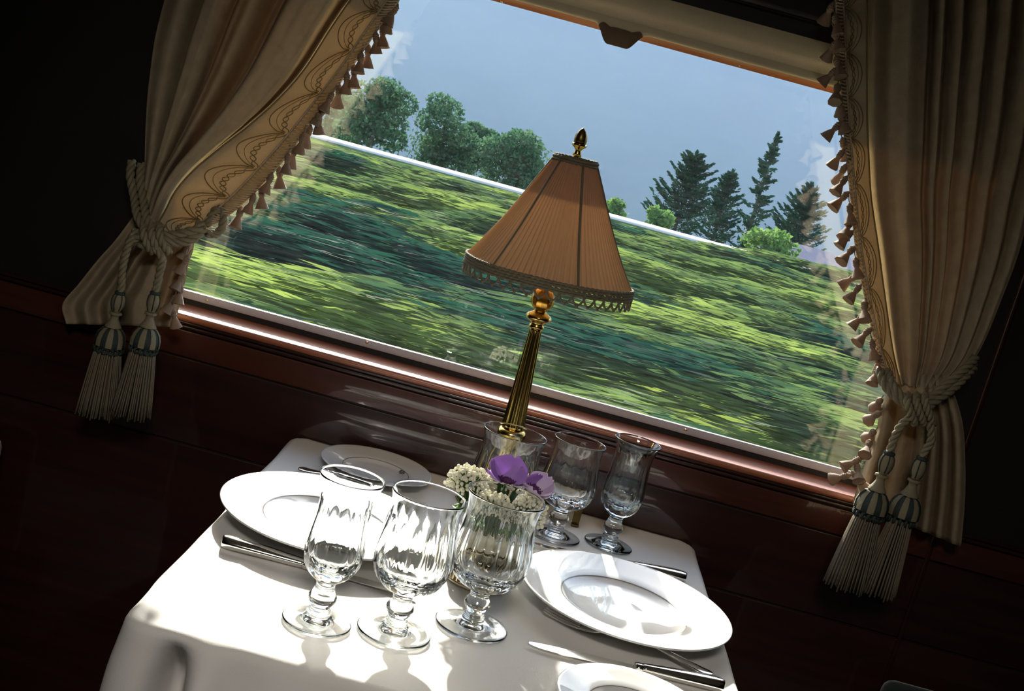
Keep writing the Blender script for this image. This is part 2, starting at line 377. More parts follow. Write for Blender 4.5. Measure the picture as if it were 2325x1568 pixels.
# the vineyard: rows parallel to the track, leaves on long level shoots
def vineyard():
    Cs, Ls, Ws, Ds, At = [], [], [], [], []
    ys = [9.0, 11.0, 13.2, 15.5, 18, 20.5, 23, 25.5, 28, 30.5, 33, 35.3]
    for k, y in enumerate(ys):
        half = y*.42 + 1.5; hgt = 1.55 if k else 1.35; g = np.interp(y, [0, 14, 30, 35.6], [-2.75, -2.75, -2.4, -1.9]); top0 = min(g + hgt, .53 - (y+1)*.0475)
        if k == len(ys)-1: top0 = .53 - 36.3*.0478
        n = int(half * (1500 if k < 4 else 650))
        for _ in range(n):
            x = rng.uniform(-half, half); cl = nse(x*.55, k*7.3, 0)
            top0x = top0 + (.42*min(1, max(0, (x/y*36 - 4.5)/2.5)) if k == len(ys)-1 else 0); top = top0x + .28*cl*(1 if k < 9 else .25); z = top - abs(rng.normal()) * .45 - .02; z = max(z, g - .02)
            cl2 = nse(x*.8 + 20, k*3.1, z*2.2)
            if cl2 < -.22 and k < 5 and rng.random() < .75: continue
            Cs.append((x, y + rng.normal()*.28 - (top - z)*.1, z)); Ls.append(rng.uniform(.22, .70) * (1 if k < 5 else 1.2)); Ws.append(rng.uniform(.022, .05) * (1 if k < 4 else 1.4))
            d = rng.normal(size=3)*(.05, .16, .045) + (1, 0, 0); Ds.append(d)
            if k < 5: yg = (.28 if k < 2 else .14) + 1.6*nse(x*.26 + 5 + k*3, k*5.0, z*1.5) + .25*nse(x*1.3, k*2.0, z*6) + rng.normal()*.09  # sunlit and dark patches painted into the leaf colour by noise
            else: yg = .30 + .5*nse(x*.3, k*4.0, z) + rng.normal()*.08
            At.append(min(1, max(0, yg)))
    V, n = leaf_cards(np.array(Cs), np.array(Ls), np.array(Ws), np.array(Ds), rng)
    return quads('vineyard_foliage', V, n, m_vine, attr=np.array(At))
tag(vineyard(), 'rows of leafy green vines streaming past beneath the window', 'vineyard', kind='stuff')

def decid(name, px, base_py, Y, top_py, wpx, mat, label, cat, seed, group=None, nb=14, n=5200):
    rg = np.random.default_rng(seed); b = at(px, base_py, Y); sc_ = Y / F
    H = (base_py - top_py) * sc_ * 1.02; Wd = wpx * sc_ * .58
    root = empty(name, b - Vector((0, 0, 1.5)), label, cat, group)
    cen = []
    for i in range(nb):
        a = rg.uniform(0, 2*PI); hh = rg.uniform(.12, .88); rr = Wd * (1 - abs(hh-.5)*.9) * rg.uniform(.2, .8)
        cen.append((rr*math.cos(a), rr*math.sin(a), 1.5 + H*hh, Wd * rg.uniform(.3, .48)))
    cen.append((0, 0, 1.5 + H*.92 - Wd*.2, Wd*.4)); cen.append((0, 0, 1.5 + H*.45, Wd*.8)); cen.append((0, 0, 1.5 + H*.15, Wd*.8))
    C = []
    for _ in range(n):
        c = cen[rg.integers(len(cen))]; d = rg.normal(size=3); d /= np.linalg.norm(d)
        C.append(np.array(c[:3]) + d * c[3] * rg.uniform(.75, 1.05) * (1, 1, .8))
    V, m = leaf_cards(np.array(C), rg.uniform(.25, .55, n), rg.uniform(.16, .34, n), rg.normal(size=(n, 3)), rg)
    o = quads('crown', V, m, mat, root)
    t = MB(); tube(t, [(0, 0, -1), (.1, 0, 1.5 + H*.3), (0, .1, 1.5 + H*.7)], [.28, .2, .08], 8)
    for i in range(5):
        c = cen[i]; tube(t, [(.05, 0, 1.5 + H*.25), (c[0]*.6, c[1]*.6, c[2]*.8), c[:3]], [.12, .08, .03], 6)
    t.build('trunk', m_bark, root); return root
dec = [(835, 345, 100, 178, 170, 'tall rounded broadleaf tree nearest the left curtain fringe'),
       (985, 385, 110, 224, 165, 'rounded broadleaf tree second from the left, behind the pale track'),
       (1065, 400, 121, 285, 100, 'small broadleaf tree in the dip between two bigger rounded trees'),
       (1165, 430, 104, 298, 170, 'broad low broadleaf tree just left of the lamp shade'),
       (770, 330, 118, 215, 110, 'low broadleaf tree half hidden behind the left curtain fringe')]
for i, (px, by, Y, ty, wp, lb) in enumerate(dec): decid('broadleaf_tree', px, by, Y, ty, wp, m_decid, lb, 'tree', 30+i, 'broadleaf trees along the pale track')
decid('round_bush', 1742, 590, 84, 520, 110, m_bush, 'bright green rounded bush at the foot of the thin conifer', 'bush', 51, n=1200)
decid('round_bush', 1395, 500, 90, 455, 60, m_bush, 'small pale green bush beside the right edge of the lamp shade', 'bush', 52, n=700)
decid('round_bush', 1490, 520, 86, 478, 70, m_bush, 'small pale green bush below the wide dark spruce', 'bush', 53, n=700)

def conifer(px, base_py, Y, top_px, top_py, wpx, label, seed, tiers, taper=1.0, sparse=1.0, n=3200):
    rg = np.random.default_rng(seed); b = at(px, base_py, Y); t_ = at(top_px, top_py, Y); H = t_.z - b.z + 1.5; Wd = wpx * Y / F * .5
    root = empty('spruce_tree', (b.x, Y, b.z - 1.5), label, 'tree', 'dark conifers at the right of the window')
    C, D = [], []; nbr = int(110 * sparse) ; per = n // nbr
    for q in range(nbr):
        h = (q + rg.random()) / nbr; h = h**.85; a = rg.uniform(0, 2*PI); Lb = Wd * ((1-h)**taper) * rg.uniform(.65, 1.12) + .25
        up = rg.uniform(.0, .22) if sparse > .9 else rg.uniform(-.30, -.02)
        for _ in range(per):
            t = rg.random()**.75; wdt = (1-t)*.30*Lb + .10; o_ = rg.normal()*wdt*.6
            z = H*(.05 + .93*h) + Lb*t*up + (.35*Lb*t*t if sparse > .9 else .3*Lb*t**3) - abs(rg.normal())*.22*(1.2-t)
            C.append((Lb*t*math.cos(a) - o_*math.sin(a), Lb*t*math.sin(a) + o_*math.cos(a), z)); D.append((math.cos(a) + rg.normal()*.4, math.sin(a) + rg.normal()*.4, .35 + rg.normal()*.3))
    for _ in range(60): C.append((rg.normal()*.06, rg.normal()*.06, H*(.93 + .08*rg.random()))); D.append((rg.normal()*.3, rg.normal()*.3, 1))
    n = len(C)
    V, m = leaf_cards(np.array(C), rg.uniform(.3, .65, n), rg.uniform(.10, .22, n), np.array(D), rg)
    quads('crown', V, m, m_spruce, root)
    tb = MB(); tube(tb, [(0, 0, -1), (0, 0, H*.6), (0, 0, H)], [.2, .12, .03], 8); tb.build('trunk', m_bark, root)
conifer(1535, 510, 108, 1578, 345, 185, 'wide dark spruce right of the lamp shade, leftmost of the conifers', 61, 14, .55, n=8200)
conifer(1622, 530, 119, 1650, 385, 120, 'dark spruce with a ragged crown between the wide spruce and the thin one', 62, 12, .6, n=4800)
conifer(1690, 555, 100, 1752, 300, 92, 'tall thin dark conifer with sparse drooping branches, highest of the conifers', 63, 17, .75, .5, n=2600)
conifer(1800, 560, 104, 1826, 412, 150, 'dark spruce at the right, next to the reflected curtain fringe', 64, 13, .65, n=6500)
# house roof behind the right-hand trees
hb = at(1850, 600, 92); hr = empty('house', (hb.x, 92, hb.z - 2.2), 'small house with a violet grey tiled roof at the right', 'house')
MB().box((-2.6, -2, -1.5), (2.6, 2, 1.6)).build('wall', m_houseW, hr, smooth=False)
mb = MB().add([(-3, -2.4, 1.5), (3, -2.4, 1.5), (3, 2.4, 1.5), (-3, 2.4, 1.5), (-3, 0, 3.4), (3, 0, 3.4)], [(0, 1, 5, 4), (2, 3, 4, 5), (0, 4, 3), (1, 2, 5), (0, 3, 2, 1)])
mb.build('roof', m_roof, hr, smooth=False)
for x in (-1.6, 0.2, 1.5): MB().box((x, -2.06, .2), (x+.7, -1.99, 1.2)).build('window', m_dglass, hr, smooth=False)

# ------------------------------------------------------------------ roller blind
bl = empty('window_blind', (0, 0, 0), 'beige fabric blind pulled a little way down over the window', 'blind')
def blind_cloth():
    G = []
    for z, y in ((.704, 1.4625), (.712, 1.461), (.722, 1.462), (.7225, 1.4605), (.732, 1.4595), (.745, 1.460), (.757, 1.4645), (.768, 1.469), (.780, 1.470), (.7805, 1.4675)):
        G.append([(x, y - .012, z + .0155) for x in np.linspace(-.62, .68, 60)])
    return gridmesh(MB(), G)
b_ = blind_cloth().build('blind_fabric', m_blind, bl); b_.modifiers.new('s', 'SOLIDIFY').thickness = .0015
def hem_z(x):   # hem with the pull tab hanging in the middle
    s = abs(x - .032); q = min(1, max(0, (s - .014) / .024)); return .7142 - .0245 * (1 - q*q*(3 - 2*q))
tabz = [(x, hem_z(x)) for x in np.linspace(-.62, .68, 200)]
def front(x, k): return 1.4475 if k else 1.4525
V = []; n = len(tabz)
for x, z in tabz:
    V += [(x, 1.449, .7275), (x, 1.4465, .719), (x, 1.4465, (z + .719)/2), (x, 1.447, z + .001), (x, 1.449, z), (x, 1.4515, z + .001), (x, 1.452, .7275)]
Fc = [(i*7+j, i*7+j+1, (i+1)*7+j+1, (i+1)*7+j) for i in range(n-1) for j in range(6)]
mk('hem_bar', V, Fc, m_blind, bl)
mb = MB(); V = []
xs = np.linspace(.032-.033, .032+.033, 40)
for x in xs:
    z = hem_z(x) - .0005; V += [(x, 1.4455, z + .0245*(1 - ((x-.032)/.033)**4) + .0004), (x, 1.4455, z), (x, 1.4525, z), (x, 1.4525, z + .0245*(1 - ((x-.032)/.033)**4) + .0004)]
mb.add(V, [(i*4+j, i*4+j+1, (i+1)*4+j+1, (i+1)*4+j) for i in range(39) for j in range(3)]); mb.build('pull_tab', m_blindtab, bl)
MB().box((-.62, 1.438, .793), (.68, 1.452, .93), .01).build('blind_box', m_darkwall, bl)

# ------------------------------------------------------------------ curtains
def poly_pts(P, n): return catmull(P, n)
tm = MB(); lathe(tm, [(.0008, .0015), (.0018, .0005), (.0034, -.0022), (.0038, -.006), (.0036, -.0115), (.0030, -.0128), (.0036, -.0142), (.0058, -.0195), (.0084, -.0268), (.0088, -.0275), (.0070, -.0268), (.0005, -.0262)], 14,
      lambda r, z, a, i: r * (1 + (.05 if 2 < i < 5 else 0) + (.05*math.cos(a*7) if i > 6 else 0)))
for zz in (-.0035, -.0062, -.009): lathe(tm, [(.0036, zz-.0011), (.0045, zz-.0004), (.0045, zz+.0004), (.0036, zz+.0011)], 12, closed_ends=False)
tube(tm, [(0, 0, .012), (.0008, 0, .006), (0, 0, 0)], .0007, 5)
tassel_mesh = tm.build('fringe_tassel', m_tass).data
bpy.data.objects.remove(bpy.data.objects['fringe_tassel'])

def fold(s, knots):
    ks = [k[0] for k in knots]; hs = [k[1] for k in knots]; i = max(0, min(len(ks)-2, int(np.searchsorted(ks, s) - 1)))
    t = (s - ks[i]) / (ks[i+1] - ks[i]); t = t*t*(3-2*t); return hs[i]*(1-t) + hs[i+1]*t

def curtain(name, label, rows, knots, amp, inner, seam, skirt, skirt_knots, tass, side, hang, tied):
    root = empty(name, (0, 0, 0), label, 'curtain')
    # main panel: rows of (seam point, outer point) from top down to the tie
    Y0 = 1.405; n = 90; m = 200
    A = poly_pts([r[0] for r in rows], n); B = poly_pts([r[1] for r in rows], n); G = []
    for i in range(n):
        t = i/(n-1); row = []
        for j in range(m):
            s = j/(m-1); p = at(A[i][0]*(1-s) + B[i][0]*s, A[i][1]*(1-s) + B[i][1]*s, Y0)
            k = amp * (1 - .62*t**2); f = fold(s, knots)
            p.y = Y0 - k*f + .002*nse(s*9, t*5, side); row.append(p)
        G.append(row)
    c = gridmesh(MB(), G).build('cloth_panel', m_curt, root); sm = c.modifiers.new('s', 'SOLIDIFY'); sm.thickness = .0022; sm.offset = 1
    # border strip
    I = poly_pts(inner, n); S = poly_pts(seam, n); G = []; nb = 24
    for i in range(n):
        row = []
        for j in range(nb):
            s = j/(nb-1); y = Y0 - .011 - .004*math.sin(s*PI) - .003*math.sin(i*.13)
            row.append(at(I[i][0]*(1-s) + S[i][0]*s, I[i][1]*(1-s) + S[i][1]*s, y))
        G.append(row)
    BG = G
    c = gridmesh(MB(), G).build('border_band', m_border, root); sm = c.modifiers.new('s', 'SOLIDIFY'); sm.thickness = .003; sm.offset = side
    def onb(a, b, lift=.0022):   # a along 0..1, b across 0..1 (0 at fringe)
        fi = a*(n-1); i = min(n-2, int(fi)); fi -= i; fj = max(0, min(1, b))*(nb-1); j = min(nb-2, int(fj)); fj -= j
        p = (BG[i][j]*(1-fi) + BG[i+1][j]*fi)*(1-fj) + (BG[i][j+1]*(1-fi) + BG[i+1][j+1]*fi)*fj
        return p + Vector((0, -lift, 0))
    L = sum((Vector(BG[i+1][0]) - Vector(BG[i][0])).length for i in range(n-1)); per = .058 if side < 0 else .063; ns = int(L/per)
    st = MB()
    for q in range(ns + 1):
        a0 = (q + .1)/ns; a1 = (q + 1.1)/ns
        if a0 > 1: break
        f = lambda t: min(1, a0 + (a1-a0)*t)
        tube(st, [onb(f(t), .30 + .58*math.sin(t*PI)**.55*(1-.25*t)) for t in np.linspace(0, 1, 26)], .0008, 4)
        tube(st, [onb(f(t), .24 + .50*math.sin(t*PI)**.6*(1-.25*t)) for t in np.linspace(.03, .97, 20)], .0005, 4)
        for ph in (0, PI): tube(st, [onb(f(t), .24 + .26*math.sin(t*PI)**.8 + .05*math.sin(t*22 + ph)) for t in np.linspace(.02, .98, 44)], .0006, 4)
    tube(st, [onb(t, .985, .003) for t in np.linspace(0, 1, 120)], .0011, 5)
    st.build('embroidery', m_stitch, root)
    gp = MB(); nl = int(L/.0052)     # looped braid along the fringe edge
    for q in range(nl):
        a = q/nl
        tube(gp, [onb(min(1, a + d/nl), b, l) for b, d, l in ((-.0, 0, .0015), (.0, .15, .004), (.11, .5, .0055), (.20, .35, .004), (.21, 0, .001))], .0013, 5)
    tube(gp, [onb(t, .225, .003) for t in np.linspace(0, 1, 100)], .0016, 5)
    tube(gp, [onb(t, 0, .001) for t in np.linspace(0, 1, 100)], .0018, 5)
    gp.build('gimp_braid', m_gimp, root)
    # skirt below the tie
    A = poly_pts([r[0] for r in skirt], 40); B = poly_pts([r[1] for r in skirt], 40); G = []
    for i in range(40):
        t = i/39; row = []
        for j in range(120):
            s = j/119; k = .006 + .016*min(1, t*2.2)
            row.append(at(A[i][0]*(1-s) + B[i][0]*s, A[i][1]*(1-s) + B[i][1]*s, Y0 + .004 - k*fold(s, skirt_knots) + .0015*nse(s*7, t*4, side+3)))
        G.append(row)
    c = gridmesh(MB(), G).build('lower_panel', m_curt, root); sm = c.modifiers.new('s', 'SOLIDIFY'); sm.thickness = .0022
    for (px, py, Y, tilt, sc_) in tass:
        o = bpy.data.objects.new('fringe_tassel', tassel_mesh); col.objects.link(o); o.parent = root; o.location = at(px, py, Y)
        o.rotation_euler = (random.uniform(-.15, .15), tilt + random.uniform(-.08, .08), random.uniform(0, 6)); o.scale = (sc_*1.08,)*3
        o.rotation_mode = 'XYZ'
    return root

# left curtain
inL = [(950, -70), (905, 0), (862, 60), (806, 140), (752, 215), (694, 296), (640, 366), (586, 428), (536, 474), (480, 512), (432, 532)]
seL = [(850, -70), (795, 0), (752, 62), (690, 158), (628, 228), (560, 288), (500, 334), (440, 384), (398, 432), (372, 482), (350, 520)]
ouL = [(395, -70), (372, 0), (352, 80), (342, 150), (334, 220), (330, 290), (328, 350), (326, 400), (322, 450), (318, 490), (308, 525)]
kL = [(0, 0), (.045, -.55), (.10, .35), (.20, .85), (.27, .95), (.36, -.3), (.41, -.5), (.50, .55), (.56, .35), (.62, -.4), (.70, .45), (.75, .45), (.80, -.5), (.90, .15), (1, -.1)]
tassL = []
for i in range(11):
    x = 893 - 36.6*i + (0 if i < 8 else 2); y = 8 + 46*i
    x = np.interp(y, [0, 60, 140, 215, 296, 366, 428, 474, 540], [905, 862, 806, 752, 694, 640, 586, 540, 500])
    tassL += [(x + 3, y + 2, 1.395, -.22, 1.08), (x - 13, y + 19, 1.388, -.20, 1.0)]
tassL = [t for t in tassL if t[1] < 482]
for px, py in ((432, 545), (428, 580), (418, 618), (412, 645), (400, 670), (392, 700)): tassL.append((px, py, 1.385, -.35, 1.0))
skL = [((440, 500), (310, 480)), ((440, 560), (262, 545)), ((428, 600), (222, 590)), ((418, 650), (178, 645)), ((408, 690), (142, 690)), ((398, 742), (150, 735))]
kS = [(0, 0), (.06, .6), (.14, -.4), (.25, .5), (.38, .7), (.5, -.6), (.6, .5), (.68, -.5), (.8, .6), (.9, -.3), (1, .3)]
cur_l = curtain('curtain', 'beige curtain swept back to the left of the window, with tassel fringe', list(zip(seL, ouL)), kL, .042, inL, seL, skL, kS, tassL, -1, 0, (350, 530))

# right curtain
inR = [(1890, -70), (1898, 0), (1903, 90), (1908, 180), (1914, 270), (1922, 350), (1932, 450), (1943, 560), (1962, 665), (1990, 790), (2016, 868)]
seR = [(1968, -70), (1968, 0), (1968, 90), (1968, 180), (1969, 270), (1972, 350), (1978, 450), (1994, 560), (2008, 665), (2026, 790), (2044, 872)]
ouR = [(2440, -70), (2430, 0), (2420, 90), (2405, 180), (2390, 270), (2372, 350), (2345, 450), (2318, 560), (2280, 665), (2216, 810), (2140, 885)]
kR = [(0, 0), (.03, .5), (.12, -.05), (.20, .9), (.29, .55), (.335, -.7), (.37, .55), (.42, -.5), (.47, .35), (.50, -.6), (.58, .45), (.63, -.65), (.70, .5), (.76, -.5), (.84, .5), (.90, -.6), (.96, .3), (1, 0)]
tassR = []
for i in range(15):
    y = 10 + 61.5*i
    if y > 830: break
    x = np.interp(y, [0, 90, 270, 350, 450, 560, 665, 790, 868], [1894, 1898, 1909, 1918, 1929, 1941, 1960, 1988, 2014])
    tassR += [(x - 2, y - 4, 1.392, .62, 1.08), (x + 1, y + 22, 1.385, .5, 1.0)]
for px, py in ((2000, 905), (1998, 935), (1985, 978), (1975, 1000), (1956, 1040), (1945, 1052), (1935, 1070), (1930, 1078)): tassR.append((px, py, 1.386, .9, 1.05))
skR = [((2030, 850), (2150, 850)), ((2000, 930), (2175, 925)), ((1990, 975), (2186, 980)), ((1968, 1040), (2190, 1070)), ((1948, 1100), (2188, 1150)), ((1936, 1140), (2180, 1240))]
kSR = [(0, 0), (.08, .8), (.2, -.3), (.32, .3), (.45, -.4), (.55, .6), (.60, -.5), (.67, .5), (.73, -.6), (.80, .5), (.86, -.6), (.94, .6), (1, 0)]
cur_r = curtain('curtain', 'beige curtain hanging at the right of the window with embroidered border', list(zip(seR, ouR)), kR, .020, inR, seR, skR, kSR, tassR, 1, 0, (2080, 910))

# ------------------------------------------------------------------ tie-backs with big tassels
def big_tassel(parent, x, y, z, rz, s=1.0, hang_from=None):
    hd = empty('hanging_tassel', (x, y, z)); hd.parent = parent; hd.rotation_euler = (0, 0, rz)
    def rf(r, z_, a, i): return r
    k = MB(); lathe(k, [(.002, .003), (.0055, .001), (.0085, -.004), (.0095, -.010), (.0088, -.017), (.006, -.024), (.0048, -.027)], 24); k.build('knob', m_rope, hd)
    k = MB()
    for q in range(6):
        a = q*PI/3; tube(k, [((r+.0004)*math.cos(a), (r+.0004)*math.sin(a), zz) for r, zz in ((.0055, .001), (.0085, -.004), (.0095, -.010), (.0088, -.017), (.006, -.024))], .0009, 5)
    lathe(k, [(.003, .006), (.007, .004), (.008, .002), (.0065, -.0005), (.003, -.001)], 16)
    k.build('dark_trim', m_ropeg, hd)
    k = MB(); lathe(k, [(.0048, -.027), (.0085, -.0275), (.009, -.030), (.0058, -.0315), (.0055, -.036), (.008, -.042), (.0118, -.048), (.0122, -.0495), (.006, -.0495)], 24); k.build('collar', m_rope, hd)
    def dome(r, z_, a, i): return r*(1 + .04*abs(math.sin(a*6)))
    k = MB(); lathe(k, [(.006, -.049), (.013, -.052), (.018, -.059), (.0205, -.068), (.0205, -.078), (.0185, -.079), (.01, -.078)], 48, dome); k.build('cap', m_ropeg, hd)
    k = MB()
    for q in range(8):
        a0 = q*PI/4; G = [[((r+.0007)*math.cos(a0+d), (r+.0007)*math.sin(a0+d), zz) for d in np.linspace(-.2, .2, 5)] for r, zz in ((.0065, -.0492), (.0135, -.0519), (.0188, -.059), (.0213, -.068), (.0213, -.0775))]
        gridmesh(k, G)
    k.build('cap_stripes', m_rope, hd)
    k = MB()
    for q in range(14):
        a = q*2*PI/14; tube(k, [(.017*math.cos(a) + .004*math.cos(t), .017*math.sin(a), -.083 + .004*math.sin(t)) for t in np.linspace(0, 2*PI, 8)], .0022, 5)
    k.build('ruff', m_ropeg, hd)
    k = MB(); rg = random.Random(int(x*1e4)); lean = rg.uniform(-.003, .003)
    for ring, (cnt, r0, r1) in enumerate(((34, .0175, .030), (24, .013, .022), (14, .007, .012))):
        for q in range(cnt):
            a = q*2*PI/cnt + rg.uniform(-.05, .05); l = .102 + rg.uniform(-.004, .004); w_ = rg.uniform(-.0015, .0015)
            tube(k, [((r0 + (r1-r0)*t**.8)*math.cos(a) + w_*t + lean*t, (r0 + (r1-r0)*t**.8)*math.sin(a)*.8, -.083 - l*t) for t in (0, .12, .3, .5, .75, 1)], .00125, 4)
    k.build('thread_skirt', m_thread, hd)['kind'] = 'stuff'
    hd.scale = (s*1.08,)*3
    return hd

tb = empty('curtain_tieback', (0, 0, 0), 'twisted cream cord tie-back with two tassels round the left curtain', 'tieback')
YT = 1.362
P = lambda pts, Y=YT: [at(x, y, Y + d) for x, y, d in pts]
mb = MB()
rope(mb, P([(300, 365, .05), (296, 400, .04), (305, 450, .03), (312, 490, .01), (330, 520, 0), (352, 536, -.005)]), .0062)
rope(mb, P([(322, 372, .05), (318, 410, .04), (326, 455, .03), (332, 495, .01), (345, 520, -.002), (372, 540, -.006)]), .0062)
rope(mb, P([(455, 505, .012), (448, 520, .0), (420, 528, -.006), (385, 535, -.008), (345, 530, -.008), (312, 538, -.004), (292, 552, .004)]), .0066)
rope(mb, P([(462, 520, .012), (440, 540, -.002), (405, 550, -.008), (370, 545, -.012), (340, 552, -.008), (318, 556, -.002)]), .0066)
mb.build('cord', m_rope, tb)
mb = MB(); rope(mb, P([(470, 512, .03), (484, 484, .03), (498, 472, .03), (508, 486, .03), (506, 510, .03), (492, 530, .03), (468, 530, .02)]), .0060); mb.build('cord_loop', m_rope, tb)
mb = MB()
for dx in (0, 18, 36): rope(mb, P([(330+dx, 512, .004), (326+dx, 525, -.014), (330+dx, 545, -.016), (342+dx, 566, -.008), (348+dx, 572, .0)]), .0056)
mb.build('knot', m_rope, tb)
a1 = at(272, 668, 1.365); b1 = at(352, 668, 1.36)
mb = MB(); rope(mb, [at(310, 520, YT-.004), at(290, 560, YT-.008), at(278, 610, YT-.002), a1 + Vector((0, 0, .012)), a1 + Vector((0, 0, 0))], .0056)
rope(mb, [at(350, 560, YT-.010), at(368, 585, YT-.010), at(362, 620, YT-.004), b1 + Vector((0, 0, .012)), b1], .0056); mb.build('hanging_cord', m_rope, tb)
for q in ((a1, .3), (b1, .9)): big_tassel(tb, q[0].x, q[0].y, q[0].z, q[1], .93)

tb = empty('curtain_tieback', (0, 0, 0), 'twisted cord tie-back with two tassels round the right curtain', 'tieback')
mb = MB()
rope(mb, P([(1996, 838, .02), (2006, 868, .0), (2030, 898, -.008), (2060, 915, -.014), (2085, 918, -.012), (2115, 902, -.008), (2150, 872, -.002), (2190, 838, .01), (2215, 812, .03)]), .0064)
rope(mb, P([(2016, 842, .02), (2026, 874, -.006), (2046, 900, -.012), (2070, 928, -.016), (2100, 925, -.014), (2130, 905, -.008), (2165, 880, .0), (2195, 850, .012), (2212, 830, .03)]), .0064)
mb.build('cord', m_rope, tb)
mb = MB()
for dx in (0, 20, 40): rope(mb, P([(2062+dx, 896, .002), (2060+dx, 908, -.022), (2064+dx, 928, -.025), (2074+dx, 950, -.016), (2078+dx, 962, .0)]), .0056)
mb.build('knot', m_rope, tb)
a1 = at(2018, 1032, 1.355); b1 = at(2092, 1044, 1.362)
mb = MB(); rope(mb, [at(2070, 945, YT-.008), at(2046, 965, YT-.010), at(2030, 995, YT-.006), a1 + Vector((0, 0, .012)), a1], .0056)
rope(mb, [at(2100, 945, YT-.008), at(2112, 965, YT-.008), at(2114, 1000, YT-.002), b1 + Vector((0, 0, .012)), b1], .0056); mb.build('hanging_cord', m_rope, tb)
for q in ((a1, .5), (b1, 1.2)): big_tassel(tb, q[0].x, q[0].y, q[0].z, q[1], 1.03)

# ------------------------------------------------------------------ table and tablecloth
TX0, TX1, TY0, TY1 = -.281, .343, .738, 1.446
tbl = empty('dining_table', ((TX0+TX1)/2, 1.15, ZF), 'small dining table hidden under a white cloth beneath the window', 'table')
MB().box((TX0-.02+.03, TY0+.012, -.024), (TX1-.01, TY1-.006, -.0035), .004).build('table_top', m_wooddark).parent = None
tt = bpy.data.objects['table_top']; tt.parent = tbl; tt.location = -tbl.location
leg = MB(); lathe(leg, [(.13, 0), (.13, .02), (.05, .04), (.035, .1), (.035, .68), (.06, .704)], 24); leg.build('pedestal', m_wooddark, tbl)

def cloth():
    cx, cy_ = (TX0+TX1)/2, (TY0+TY1)/2; hx, hy, R = (TX1-TX0)/2, (TY1-TY0)/2, .022
    per = []
    def seg(ax, ay, bx, by, nx, ny, n):
        for i in range(n): t = i/n; per.append((ax+(bx-ax)*t, ay+(by-ay)*t, nx, ny))
    def arc(x, y, a0, n=22):
        for i in range(n): a = a0 + PI/2*i/n; per.append((x + R*math.cos(a), y + R*math.sin(a), math.cos(a), math.sin(a)))
    seg(hx, -hy+R, hx, hy-R, 1, 0, 90); arc(hx-R, hy-R, 0); seg(hx-R, hy, -hx+R, hy, 0, 1, 90); arc(-hx+R, hy-R, PI/2)
    seg(-hx, hy-R, -hx, -hy+R, -1, 0, 110); arc(-hx+R, -hy+R, PI, 44); seg(-hx+R, -hy, hx-R, -hy, 0, -1, 110); arc(hx-R, -hy+R, 1.5*PI)
    n = len(per); V = []; rows = 0
    for f in np.linspace(0.02, .95, 26):
        for (x, y, nx, ny) in per:
            X, Yy = x*f, y*f; z = .0006*nse(X*14, Yy*9, 2) + .0005*math.sin(X*26+Yy*7)*abs(nse(X*5, Yy*5, 8)); V.append((cx + X, cy_ + Yy, z - .0006))
        rows += 1
    arcs = [(.98, 0, .0), (1, 0, .0)]
    for f, _, _ in arcs[:1]:
        for (x, y, nx, ny) in per: V.append((cx + x*f, cy_ + y*f, -.0004))
        rows += 1
    L = 0; cum = []
    for i, p in enumerate(per):
        cum.append(L); q = per[(i+1) % n]; L += math.hypot(q[0]-p[0], q[1]-p[1])
    icorner = min(range(n), key=lambda i: abs(per[i][2] + .7071) + abs(per[i][3] + .7071)); sc0 = cum[icorner]
    for d in [0, .002, .005, .009, .015, .024, .036, .05, .066, .084, .105, .13, .16, .19, .22, .25, .28]:
        for i, (x, y, nx, ny) in enumerate(per):
            rr = .009; a = min(PI/2, d/rr); out = rr*math.sin(a); dz = rr*(1-math.cos(a)) + max(0, d - rr*PI/2)
            g = min(1, max(0, d-.004)/.09); s = cum[i]
            back = 1 if ny > .5 else 0; wv = 0 if back else (.012*math.sin(s*21) + .007*math.sin(s*47+1) + .012)*g + .03*max(0, d-.02)*(1)
            ds = s - sc0     # front-left corner: one flaring ear and a deep fold next to it on the front side
            ear = .006*math.exp(-(ds/.028)**2)*min(1, d/.06) - .060*math.exp(-((ds-.046)/.014)**2)*min(1, max(0, d-.012)/.05) + .034*math.exp(-((ds-.078)/.020)**2)*min(1, d/.07)
            wv += ear
            if back: out *= .3
            lim = out - rr*.0 + wv
            V.append((cx + x + nx*lim - 0, min(1.4455, cy_ + y + ny*lim), -.0002 - dz))
        rows += 1
    Fc = [(r*n+i, r*n+(i+1) % n, (r+1)*n+(i+1) % n, (r+1)*n+i) for r in range(rows-1) for i in range(n)] + [tuple(range(n))]
    return V, Fc
V, Fc = cloth()
tag(mk('tablecloth', V, Fc, m_cloth), 'white linen tablecloth draped over the table under the window', 'tablecloth')

